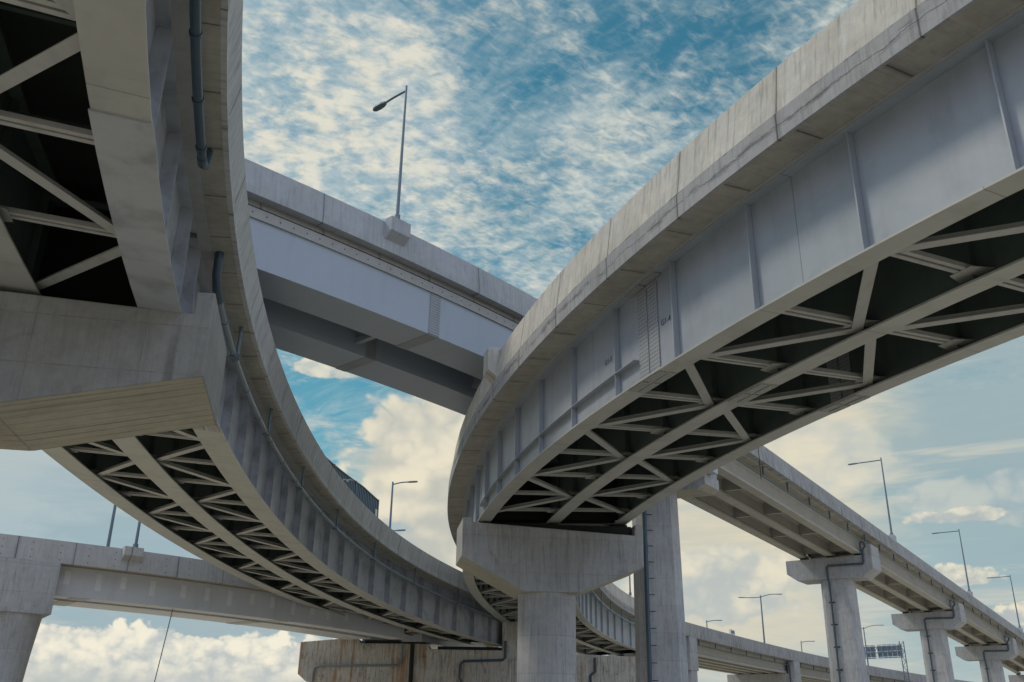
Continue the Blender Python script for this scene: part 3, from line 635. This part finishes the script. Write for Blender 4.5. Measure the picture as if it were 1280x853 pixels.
# ---------------------------------------------------------------- low concrete bridge F
rootF=thing('concrete_girder_bridge','low wide concrete girder viaduct receding behind the tall columns at the bottom right','bridge',LF.P(0,0,-3.2))
uF=5.098; H=-1.53; f0,f1=-15.5,140
for sd in (1,-1):
    mb=MB(); sweep(mb,LF,[(sd*uF,H),(sd*uF,H+.35),(sd*(uF-.1),0),(sd*(uF-.35),0),(sd*(uF-.45),H+.35),(sd*(uF-.45),H)],f0,f1,ds=3); mb.build('parapet_wall',M['parG'],rootF)
mb=MB(); sweep(mb,LF,rect(-(uF-.452),uF-.452,H,H+.25),f0,f1,ds=3); mb.build('deck_slab',M['soff'],rootF)
mb=MB(); sweep(mb,LF,rect(-4.5,4.5,H+.254,H+.33),f0,f1,ds=3); mb.build('road_surface',M['asphalt'],rootF)
spF=[(-15.3,-13.1),(-12.5,23.),(23.6,52.),(52.6,82.),(82.6,112.),(112.6,138.)]
for a,b in spF:
    for u in (3.65,1.82,0,-1.82,-3.65):
        mb=MB(); sweep(mb,LF,ibeam(u,-3.2,H-.003,bw=.33),a,b,ds=5); mb.build('girder',M['gird'],rootF)
    mb=MB(); pipe_along(mb,LF,a+.5,b-.5,4.55,-2.15,.07,ds=4,n=8); p_=mb.build('drain_pipe',M['pipe'],rootF)
    t=a+3
    while t<b-1:
        mb=MB(); tube(mb,[LF.P(t,4.55,-2.15),LF.P(t,4.55,H-.02)],.07,6); mb.build('downpipe',M['pipe'],p_); t+=5.2
# ---------------------------------------------------------------- piers
def pier_frame(L,s): return L.P(s,0,0,0.),L.right(s),L.dir(s)
def cap_prism(O,rt,dr,poly,t0,t1,name,mat,root,bevel=.04,botmat=None):
    """poly in (u,w); bottom faces get board-marked UV (lines along u)"""
    mb=MB(); A=[O+rt*u+dr*t0+Vector((0,0,w)) for u,w in poly]; B=[O+rt*u+dr*t1+Vector((0,0,w)) for u,w in poly]
    mb.face(A,[(u,w) for u,w in poly]); mb.face(B[::-1],[(u,w) for u,w in poly][::-1])
    n=len(poly)
    # polygon orientation
    ar=sum(poly[i][0]*poly[(i+1)%n][1]-poly[(i+1)%n][0]*poly[i][1] for i in range(n))
    low=[]
    for i in range(n):
        j=(i+1)%n; (ua,wa),(ub,wb)=poly[i],poly[j]
        steep=abs(wb-wa)>abs(ub-ua)*1.2
        uv=[(t0,wa),(t0,wb),(t1,wb),(t1,wa)] if steep else [(t0,ua),(t0,ub),(t1,ub),(t1,ua)]
        mb.face([A[i],A[j],B[j],B[i]],uv)
        down=((ub-ua)*(1 if ar>0 else -1)>0) and not steep
        if down: low.append((i,j))
    o=mb.build(name,mat,root)
    if botmat:
        for k_,(i,j) in enumerate(low):
            mb=MB(); dz=Vector((0,0,-.004)); q=[A[i]+dz,A[j]+dz,B[j]+dz,B[i]+dz]; (ua,wa),(ub,wb)=poly[i],poly[j]
            q2=[x+Vector((0,0,.0035)) for x in q]
            e1=(q[1]-q[0]).normalized()*.03; e2=(q[3]-q[0]).normalized()*.03
            ins=[q[0]+e1+e2,q[1]-e1+e2,q[2]-e1-e2,q[3]+e1-e2]; ins2=[x+Vector((0,0,.0035)) for x in ins]
            uv=[(t0,ua),(t0,ub),(t1,ub),(t1,ua)]
            mb.face(ins,uv); mb.face(ins2[::-1],uv[::-1])
            for a_ in range(4):
                b_=(a_+1)%4; mb.face([ins[a_],ins[b_],ins2[b_],ins2[a_]])
            mb.build('formwork_skin',botmat,o)
    if bevel:
        md=o.modifiers.new('bevel','BEVEL'); md.width=bevel; md.segments=2; md.limit_method='ANGLE'; md.angle_limit=R(25)
    return o
def round_column(root,x,y,z0,z1,r_,n=40,mat=None,flare=None,label=None):
    mb=MB(); Z=[z0+(z1-z0)*i/8 for i in range(9)]
    rad=lambda z:r_ if not flare else flare(z)
    for a,b in zip(Z,Z[1:]):
        for k in range(n):
            t1,t2=2*PI*k/n,2*PI*(k+1)/n
            mb.face([(x+rad(a)*math.cos(t1),y+rad(a)*math.sin(t1),a),(x+rad(a)*math.cos(t2),y+rad(a)*math.sin(t2),a),(x+rad(b)*math.cos(t2),y+rad(b)*math.sin(t2),b),(x+rad(b)*math.cos(t1),y+rad(b)*math.sin(t1),b)],[(t1*r_,a),(t2*r_,a),(t2*r_,b),(t1*r_,b)])
    return mb.build('column',mat or M['cap'],root,smooth=40)
def block_column(root,O,rt,dr,u0,u1,d0,d1,z0,z1,ch=.25,mat=None,taper=0.):
    """chamfered rectangular shaft between local offsets; base slightly wider when taper>0"""
    mb=MB()
    def ring(z,g): 
        a,b,c_,d_=u0-g,u1+g,d0-g,d1+g
        q=[(a+ch,c_),(b-ch,c_),(b,c_+ch),(b,d_-ch),(b-ch,d_),(a+ch,d_),(a,d_-ch),(a,c_+ch)]
        return [Vector((O.x,O.y,0))+rt*x+dr*y+Vector((0,0,z)) for x,y in q]
    n=6
    for i in range(n):
        za,zb=z0+(z1-z0)*i/n,z0+(z1-z0)*(i+1)/n; A=ring(za,taper*(z1-za)/(z1-z0)); B=ring(zb,taper*(z1-zb)/(z1-z0))
        for k in range(8):
            j=(k+1)%8; mb.face([A[k],A[j],B[j],B[k]])
    return mb.build('column',mat or M['cap'],root,bevel=0)
def bearing(root,c,rt,dr,w,h,dp=.6):
    mb=MB(); q=[c+rt*a+dr*b for a,b in ((-w/2,-dp/2),(w/2,-dp/2),(w/2,dp/2),(-w/2,dp/2))]
    hullbox(mb,[x-Vector((0,0,h)) for x in q],q); mb.build('bearing',M['dark'],root)
# pier of A (near left)
O,rt,dr=pier_frame(LA,-40.7)
pA=thing('bridge_pier','huge near pier with a board-marked hammerhead cap under the left flyover','pier',Vector((O.x,O.y,0))-rt*1.7)
w0=-.25
polyA=[(4.42,.34),(3.98,.32),(4.0,w0),(-4.2,.0),(-4.2,.9),(-4.6,.9),(-4.6,-1.1),(-3.5,-2.85),(.0,-2.85),(4.42,-1.80)]
cap_prism(O,rt,dr,polyA[::-1],-1.8,2.05,'pier_cap',M['capA'],pA,botmat=M['capbot'])
round_column(pA,(O-rt*1.9).x,(O-rt*1.9).y,-.3,O.z-2.8,1.35)
for u in (-S,0,S): bearing(pA,LA.P(-40.6,u,-.01),rt,dr,.7,max(.05,abs(.0)+(LA.P(-40.6,u,0).z-(O.z+(w0+(0-w0)*(4-u)/8.2)))-.0),.9)
# pier of C (centre)
O,rt,dr=pier_frame(LC,-16.35)
pC=thing('bridge_pier','T-shaped hammerhead pier with a round column in the centre under the right flyover','pier',Vector((O.x,O.y,0)))
polyC=[(-4.18,-1.72),(-1.40,-3.14),(1.12,-3.12),(4.07,-1.90),(4.07,.0),(3.72,.0),(3.67,-.50),(-3.75,-.20),(-3.78,-.02),(-4.18,-.02)]
cap_prism(O,rt,dr,polyC,-1.35,1.35,'pier_cap',M['cap'],pC,botmat=M['capbot'])
round_column(pC,(O-rt*.13).x,(O-rt*.13).y,-.3,O.z-3.06,1.30)
for u in (-S,0,S):
    zc=O.z+(-.20-.30*(u+3.75)/7.42); bearing(pC,LC.P(-16.35,u,-.01),rt,dr,.7,LC.P(-16.35,u,0).z-zc,1.2)
mb=MB(); q=[O+rt*a+dr*b+Vector((0,0,-.14)) for a,b in ((-3.7,-1.0),(3.62,-1.0),(3.62,1.0),(-3.7,1.0))]
hullbox(mb,[x-Vector((0,0,.30)) for x in q],[x+Vector((0,0,.10 if i in(1,2) else .0)) for i,x in enumerate(q)]); mb.build('bearing_seat',M['dark'],pC)  # black block painted as the shade between cap and girders
# tall pier between B and G
O,rt,dr=pier_frame(LB,19.8)
pB=thing('bridge_pier','very tall slim column right of the centre pier, dark pipe down its left edge','pier',Vector((O.x,O.y,0)))
cap_prism(O,rt,dr,[(-3.9,-4.35),(-3.3,-4.65),(2.1,-4.85),(2.6,-4.6),(2.6,-3.95),(-3.9,-3.95)],-1.1,1.1,'pier_cap',M['cap'],pB,botmat=M['capbot'])
cap_prism(O,rt,dr,[(-3.3,-3.945),(2.45,-3.945),(2.45,-3.0),(-3.3,-3.0)],.15,1.25,'girder_seat',M['cap'],pB)
cx=O+rt*(-.38)
block_column(pB,O,Vector((1,0,0)),Vector((0,1,0)),-2.55,.05,-1.35,1.5,-.3,O.z-4.66,ch=.55,taper=.12)
mb=MB(); xx,yy=O.x-2.12,O.y-1.50
tube(mb,[(xx-.12,yy-.16,.2),(xx,yy-.02,O.z-5.9),(xx+.0,yy+.1,O.z-4.6)],.13,10)
pp=mb.build('drain_pipe',M['pipe'],pB,smooth=50)
z=1.5
while z<O.z-6:
    f=1-(z-.2)/(O.z-6.1); mb=MB(); bar(mb,(xx-.12*f-.05,yy-.16*f-.02,z),(xx+.46-.12*f,yy-.16*f-.02,z),.04,.04); mb.build('clamp',M['dark'],pp); z+=.95
# piers of G
gl=['nearest and tallest pier of the row under the high right viaduct','second pier of the row under the high right viaduct, standing below the middle lamp','third pier of the row under the high right viaduct, close to the right edge','last small pier of the high right viaduct, only partly in view at the right edge']
for k,s_ in enumerate((54.5,89.9,121.3,156.3)):
    O,rt,dr=pier_frame(LB,s_)
    g=thing('bridge_pier',gl[k],'pier',Vector((O.x,O.y,0)),'piers of the high right viaduct')
    cap_prism(O,rt,dr,[(-4.35,-4.2),(-3.4,-4.88),(2.5,-4.88),(3.45,-4.2),(3.45,-3.0),(-4.35,-3.0)],-1.35,1.35,'pier_cap',M['cap'],g,botmat=None)
    cap_prism(O,rt,dr,[(3.05,-2.996),(3.45,-2.996),(3.45,-2.1),(3.05,-2.1)],-1.2,1.2,'shear_block',M['cap'],g)
    block_column(g,O,rt,dr,-1.5,1.2,-1.0,1.0,-.3,O.z-4.86,ch=.3,taper=.08)
    for u in (2.104,-.36,-2.824):
        for dd in (-.75,.75): bearing(g,O+rt*u+dr*dd+Vector((0,0,-2.87)),rt,dr,.5,.125,.6)
    mb=MB(); a_=O+dr*-1.46
    z_=lambda w:Vector((0,0,w))
    tube(mb,[O+rt*3.1+dr*-2.2+z_(-2.05),a_+rt*3.0+z_(-2.3),a_+rt*2.75+z_(-2.6),a_+rt*2.7+z_(-3.7),a_+rt*2.6+z_(-3.8),a_+rt*-.45+z_(-3.75),a_+rt*-.6+z_(-3.9),a_+rt*-.6+z_(-4.9),O+dr*-1.16+rt*-.6+z_(-5.1),O+dr*-1.22+rt*-.62+z_(-O.z+.3)],.09,8)
    mb.build('drain_pipe',M['pipe'],g,smooth=50)
    z=1.2; 
    while z<O.z-5.3:
        mb=MB(); bar(mb,Vector((O.x,O.y,z))+dr*-1.12+rt*-.85,Vector((O.x,O.y,z))+dr*-1.12+rt*-.3,.06,.1); mb.build('pipe_clamp',M['dark'],g); z+=1.9
# pier of D
tD=11.0; P0=LD.P(9.4,uD+.02,-1.302); P1=LD.P(12.45,uD+.02,-1.302); dr=(P1-P0); dr.z=0; wd=dr.length; dr.normalize(); rt=Vector((dr.y,-dr.x,0)); 
pD=thing('bridge_pier','pale pier at the lower left edge, square head on a flared round column','pier',(LD.P(tD,3,0).x,LD.P(tD,3,0).y,0))
mb=MB(); base=[P0,P1,P1-rt*7.5,P0-rt*7.5]; zt=P0.z; 
hullbox(mb,[Vector((q.x,q.y,zt-2.95)) for q in base],[Vector((q.x,q.y,zt)) for q in base]); mb.build('pier_head',M['cap'],pD,bevel=.04)
cc=(P0+P1)/2-rt*1.55; zb=zt-2.95
round_column(pD,cc.x,cc.y,-.3,zb-.002,1.35,mat=M['cap'],flare=lambda z:1.02+.42*max(0,min(1,(z-2.2)/(zb-2.2)))**1.6)
cc2=(P0+P1)/2-rt*6.2
# ---------------------------------------------------------------- the rusty crossbeam under A and D
XB=thing('portal_crossbeam','long rust-streaked concrete crossbeam at the bottom centre with drainpipes on its face','pier',(-4,82.5,0))
O=Vector((0,81.6,EYE)); rt=Vector((1,0,0)); dr=Vector((0,1,0))
polyX=[(-17.25,4.1),(-16.5,3.5),(13.2,3.5),(13.6,4.0),(13.6,5.72),(3.4,6.05),(3.4,8.5),(-.45,8.5),(-.45,6.18),(-6.4,6.18),(-6.6,6.60),(-12.2,6.58),(-12.4,6.9),(-14.3,6.88),(-17.25,6.60)]
cap_prism(O,rt,dr,polyX,0,2.6,'crossbeam',M['beam'],XB,bevel=.05,botmat=M['capbot'])
for x in (1.3,-9.6,11.8):
    block_column(XB,O,rt,dr,x-1.25,x+1.25,.25,2.35,-.3,O.z+3.48,ch=.2)
for x0,x1 in ((-5.8,-.3),(-11.9,-6.9)):
    mb=MB(); zz=6.186 if x0>-6 else 6.60
    q=[O+rt*x0+dr*.1+Vector((0,0,zz)),O+rt*x1+dr*.1+Vector((0,0,zz)),O+rt*x1+dr*1.5+Vector((0,0,zz)),O+rt*x0+dr*1.5+Vector((0,0,zz))]
    hullbox(mb,q,[a+Vector((0,0,.24)) for a in q]); mb.build('bearing_seat',M['dark'],XB)  # black slab stands in for shade under the girder ends
def ypipe(pts,r_,mat):
    mb=MB(); tube(mb,[O+rt*x+dr*-.13+Vector((0,0,z)) for x,z in pts],r_,8); mb.build('drain_pipe',mat,XB,smooth=50)
ypipe([(-8.75,6.6),(-8.75,5.05),(-8.95,4.85),(-15.4,4.75),(-15.85,4.6),(-15.95,4.2),(-15.95,3.5),(-15.9,2.)],.085,M['pipeA'])
ypipe([(-7.9,6.55),(-7.9,3.4)],.17,M['dark'])
ypipe([(-.15,6.9),(-.15,5.6),(-.35,5.4),(-3.6,5.25),(-3.85,5.0),(-3.9,4.0),(-3.6,3.4)],.10,M['pipe'])
ypipe([(7.3,5.7),(7.3,4.6),(6.9,4.3),(6.9,3.5)],.10,M['pipe'])
# pier at the far end of C
O,rt,dr=pier_frame(LC,52.3)
pE=thing('bridge_pier','shadowed pier cap low behind the centre column, where the curved flyover ends','pier',Vector((O.x,O.y,0)))
cap_prism(O,rt,dr,[(-9.0,-2.4),(4.6,-2.4),(4.6,.10),(-9.0,-.45)],-1.4,1.6,'pier_cap',M['beam'],pE)
for u in (0.,-6.): block_column(pE,O,rt,dr,u-1.1,u+1.1,-1,1,-.3,O.z-2.38)
# piers of F
fl=['squat pier of the low viaduct just right of the tall slim column','low viaduct pier seen left of the first tall right-hand column','low viaduct pier hidden mostly behind the first tall right-hand column','distant low viaduct pier between the right-hand columns','most distant low viaduct pier']
for k,t in enumerate((-12.8,23.3,52.3,82.3,112.3)):
    O,rt,dr=pier_frame(LF,t); g=thing('bridge_pier',fl[k],'pier',Vector((O.x,O.y,0)),'piers of the low viaduct')
    cap_prism(O,rt,dr,[(-5.2,-5.2),(5.2,-5.2),(5.2,-3.22),(-5.2,-3.22)],-1.2,1.2,'pier_cap',M['cap'],g)
    cap_prism(O,rt,dr,[(4.2,-3.216),(5.2,-3.216),(5.2,-1.56),(4.2,-1.56)],-1.1,1.1,'end_block',M['cap'],g)
    for u in (4.3,-4.3): block_column(g,O,rt,dr,u-.85,u+.85,-.9,.9,-.3,O.z-5.18,ch=.12)
    mb=MB(); tube(mb,[O+rt*4.55+dr*-1.6+Vector((0,0,-2.15)),O+rt*4.5+dr*-1.3+Vector((0,0,-2.6)),O+rt*4.5+dr*-1.3+Vector((0,0,-O.z+.5))],.1,8); mb.build('drain_pipe',M['pipe'],g,smooth=50)
# ---------------------------------------------------------------- street lamps
def lamp(label,base,h,arms,r_=.09,head=(.42,.8),group=None,box=False,mount=None,thick=1.):
    g=thing('street_lamp',label,'street lamp',base,group)
    base=Vector(base); mb=MB(); n=8
    tube(mb,[base+Vector((0,0,h*i/n)) for i in range(n+1)],[r_*(1-.42*i/n) for i in range(n+1)],10); tube(mb,[base,base+Vector((0,0,.28))],[r_*1.7,r_*1.6],10); mb.build('pole',M['lamp'],g,smooth=50)
    for (dx,dy,L_,rise) in arms:
        d=Vector((dx,dy,0)).normalized(); top=base+Vector((0,0,h-.25)); mb=MB()
        pts=[top+d*(L_*f)+Vector((0,0,rise*(1-(1-f)**2))) for f in (0,.25,.5,.75,1)]
        tube(mb,pts,[.055*thick]*5,8); mb.build('arm',M['lamp'],g,smooth=50)
        e=pts[-1]; dd=(pts[-1]-pts[-2]).normalized(); sd=Vector((-d.y,d.x,0)); mb=MB(); hl,hw=head[1],head[0]/2*.62
        A=[e+dd*(hl*f-.05)+sd*w_*hw for f,w_ in ((0,-.45),(.25,-.9),(.6,-1),(.9,-.75),(1,-.3),(1,.3),(.9,.75),(.6,1),(.25,.9),(0,.45))]
        hullbox(mb,[a-Vector((0,0,.06)) for a in A],[a+Vector((0,0,.05)) for a in A]); mb.build('lamp_head',M['lamp'],g,bevel=.02)
    if mount:
        L,s_,sd,uo,wt,hh,out,wd,mm=mount; plinth(g,L,s_,sd,uo,wt,hh,out,wd,mm,name='mounting_block')
    return g
# on B
d=-LB.right(-8.4); b=LB.P(-8.75,3.524+.12,.10)
lamp('tall single-arm lamp on the high bridge against the blue sky, top centre',b,6.7,[(d.x,d.y,1.45,.1)],.075,(.5,.85),mount=(LB,-8.7,1,3.46,.04,.55,.42,.95,M['parB']))
# on G
lab=['nearest of the row of lamps along the high right viaduct','second lamp of the row along the high right viaduct, over its middle pier','third lamp of the row along the high right viaduct, at the right edge']
for k,t in enumerate((60.9,95.0,126.4)):
    d=-LB.right(t); b=LB.P(t,3.62,.05); lamp(lab[k],b,7.75,[(d.x,d.y,2.4,.0)],.10,(.45,.9),group='lamps on the high right viaduct',mount=(LB,t,1,3.46,.04,.55,.42,.95,M['parB']))
# on A / D / E
lamp('single-arm lamp rising behind the left flyover, right of the blue screen',(-10.25,80.3,12.9),8.7,[(1,-.1,1.35,.22)],.13,(.5,.9))
lamp('lamp with only its head showing over the left flyover parapet',(-11.6,89.,10.2),8.85,[(1,.0,.9,.25)],.12,(.5,.9))
b=LD.P(17.2,-4.2,.0); lamp('bare dark pole behind the low left bridge parapet',b,8.,[(.6,-.75,2.2,.2)],.13)
b=LD.P(16.15,4.62,.05); g=lamp('pole on a concrete block on the low left bridge parapet, small box near its top',b,4.6,[(-.65,.75,1.0,.1)],.10,mount=(LD,16.05,1,4.42,.04,.45,.45,1.05,M['parD']))
mb=MB(); q=b+Vector((.30,0,2.55)); bar(mb,q,q+Vector((0,0,1.0)),.22,.22); mb.build('control_box',M['lamp'],g)
b=LC.P(47.2,4.27,4.86); lamp('tall pole seen in the gaps beside the centre pier cap',b,9.2,[(-.8,.5,2.,.1)],.15)
b=LC.P(42.9,4.27,4.86); lamp('thin pole between the centre pier cap and the curved parapet',b,5.,[(-.8,.5,1.2,.1)],.09)
# double-arm lamps on F
lamp('double-arm lamp on the low viaduct left of the first tall right-hand column',(36.9,140,9.9+0.3),10.2,[(-1,-.25,2.7,-.18),(1,.25,2.7,.55)],.15,(.4,.9),group='double-arm lamps')
lamp('double-arm lamp behind the road sign gantry on the low viaduct',(65.0,177,10.),10.0,[(-1,-.3,2.4,-.1),(1,.3,3.6,.75)],.15,(.4,.9),group='double-arm lamps')
lamp('short single-arm lamp on the low viaduct beside the tall slim column',(29.4,143,11.9),5.2,[(1,.2,1.7,.3)],.12,(.4,.8),group='short lamps beyond the low viaduct')
lamp('short single-arm lamp on the low viaduct, just left of the first tall right-hand column',(51.2,170,11.8),5.0,[(1,.2,1.9,.25)],.12,(.4,.8),group='short lamps beyond the low viaduct')
# ---------------------------------------------------------------- sign gantry, small box, cables
G=thing('sign_gantry','lattice gantry with two road sign boards seen from behind on the low viaduct','sign gantry',(69.6,175,9.8))
tv=Vector((-.69,.72,0))
def lattice(mb,a,b,w,nseg,side):
    a=Vector(a); b=Vector(b); s=side.normalized()*w/2
    bar(mb,a-s,b-s,.13,.13); bar(mb,a+s,b+s,.13,.13)
    for i in range(nseg):
        p0=a.lerp(b,i/nseg); p1=a.lerp(b,(i+1)/nseg); k=1 if i%2 else -1
        bar(mb,p0+s*k,p1-s*k,.08,.08); bar(mb,p0-s,p0+s,.07,.07)
mb=MB(); base=Vector((70.6,174.4,9.8)); lattice(mb,base,base+Vector((-.1,0,7.6)),.75,9,Vector((1,0,0))); mb.build('post',M['lamp'],G)
base2=base+tv*12.5; mb=MB(); lattice(mb,base2,base2+Vector((0,0,7.6)),.75,9,Vector((1,0,0))); mb.build('post',M['lamp'],G)
mb=MB(); a_=base+Vector((-.3,0,6.3)); lattice(mb,a_,a_+tv*12.2,1.0,14,Vector((0,0,1))); mb.build('truss_beam',M['lamp'],G)
for k,(o_,w_) in enumerate(((2.5,4.6),(7.6,4.8))):
    c=base+tv*o_+Vector((0,0,6.05)); n_=Vector((.72,.69,0))
    mb=MB(); a=c-tv*w_/2+n_*.25; b_=c+tv*w_/2+n_*.25; bar(mb,a,b_,.06,2.35); sg=mb.build('sign_board',M['screen'],G)
    mb=MB()
    for f in (-.42,.0,.42): bar(mb,a+n_*-.12+Vector((0,0,f*2.35)),b_+n_*-.12+Vector((0,0,f*2.35)),.1,.12)
    for i in range(6):
        q=a.lerp(b_,i/5)+n_*-.12; bar(mb,q-Vector((0,0,1.15)),q+Vector((0,0,1.15)),.1,.1)
    mb.build('board_frame',M['white'],sg)
cb=thing('cabinet','small white box standing on the parapet of the low viaduct','cabinet',LF.P(0.2,uF-.25,.0))
mb=MB(); blk(mb,LF,-.0,1.5,uF-.32,uF-.12,.003,.62); mb.build('casing',M['white'],cb); mb=MB(); blk(mb,LF,.15,1.35,uF-.117,uF-.10,.12,.5); mb.build('panel',M['lamp'],cb)
mb=MB(); tube(mb,[(-22.9,62.,.0),(-21.96,62.,2.48+EYE),(-21.5,62.,6.9+EYE)],.03,6); o=mb.build('guy_wire',M['lamp']); o['label']='thin slanting wire hanging below the low left bridge'; o['category']='cable'
a=LC.P(-30.7,S+.28,.02); mb=MB(); tube(mb,[a,a-Vector((0,0,1.1))],.012,5); o=mb.build('hanging_cord',M['dark']); o['label']='short thin cord hanging from the edge of the right flyover over the viaduct parapet'; o['category']='cord'
# bird
mb=MB(); c=Vector((-7.80,44.0,12.55)); 
for sg in (-1,1):
    prof=[(0,0,.03),(.10,.0,.09),(.20,.03,.085),(.29,.06,.02)]
    for (a,b,z1),(a2,b2,z2) in zip(prof,prof[1:]):
        c1=.09*(1-a/.36); c2=.09*(1-a2/.36)
        lo=[c+Vector((sg*a,b-c1,z1-.012)),c+Vector((sg*a2,b2-c2,z2-.012)),c+Vector((sg*a2,b2+c2,z2-.012)),c+Vector((sg*a,b+c1,z1-.012))]
        hullbox(mb,lo,[q+Vector((0,0,.024)) for q in lo])
tube(mb,[c+Vector((.04,-.17,.0)),c+Vector((.02,-.08,.02)),c+Vector((-.02,.08,.03)),c+Vector((-.04,.18,.02))],[.012,.045,.045,.012],8)
mb.build('body',M['white'],brd)
# ---------------------------------------------------------------- ground
mb=MB(); mb.face([(-3000,-3000,0),(3000,-3000,0),(3000,3000,0),(-3000,3000,0)]); o=mb.build('ground',M['ground']); o['kind']='structure'
mb=MB(); q=[(-400,-18),(400,-18),(400,-6),(-400,-6)]
hullbox(mb,[(x,y,.0) for x,y in q],[(x,y,.004) for x,y in q]); o=mb.build('road',M['asphalt']); o['kind']='structure'
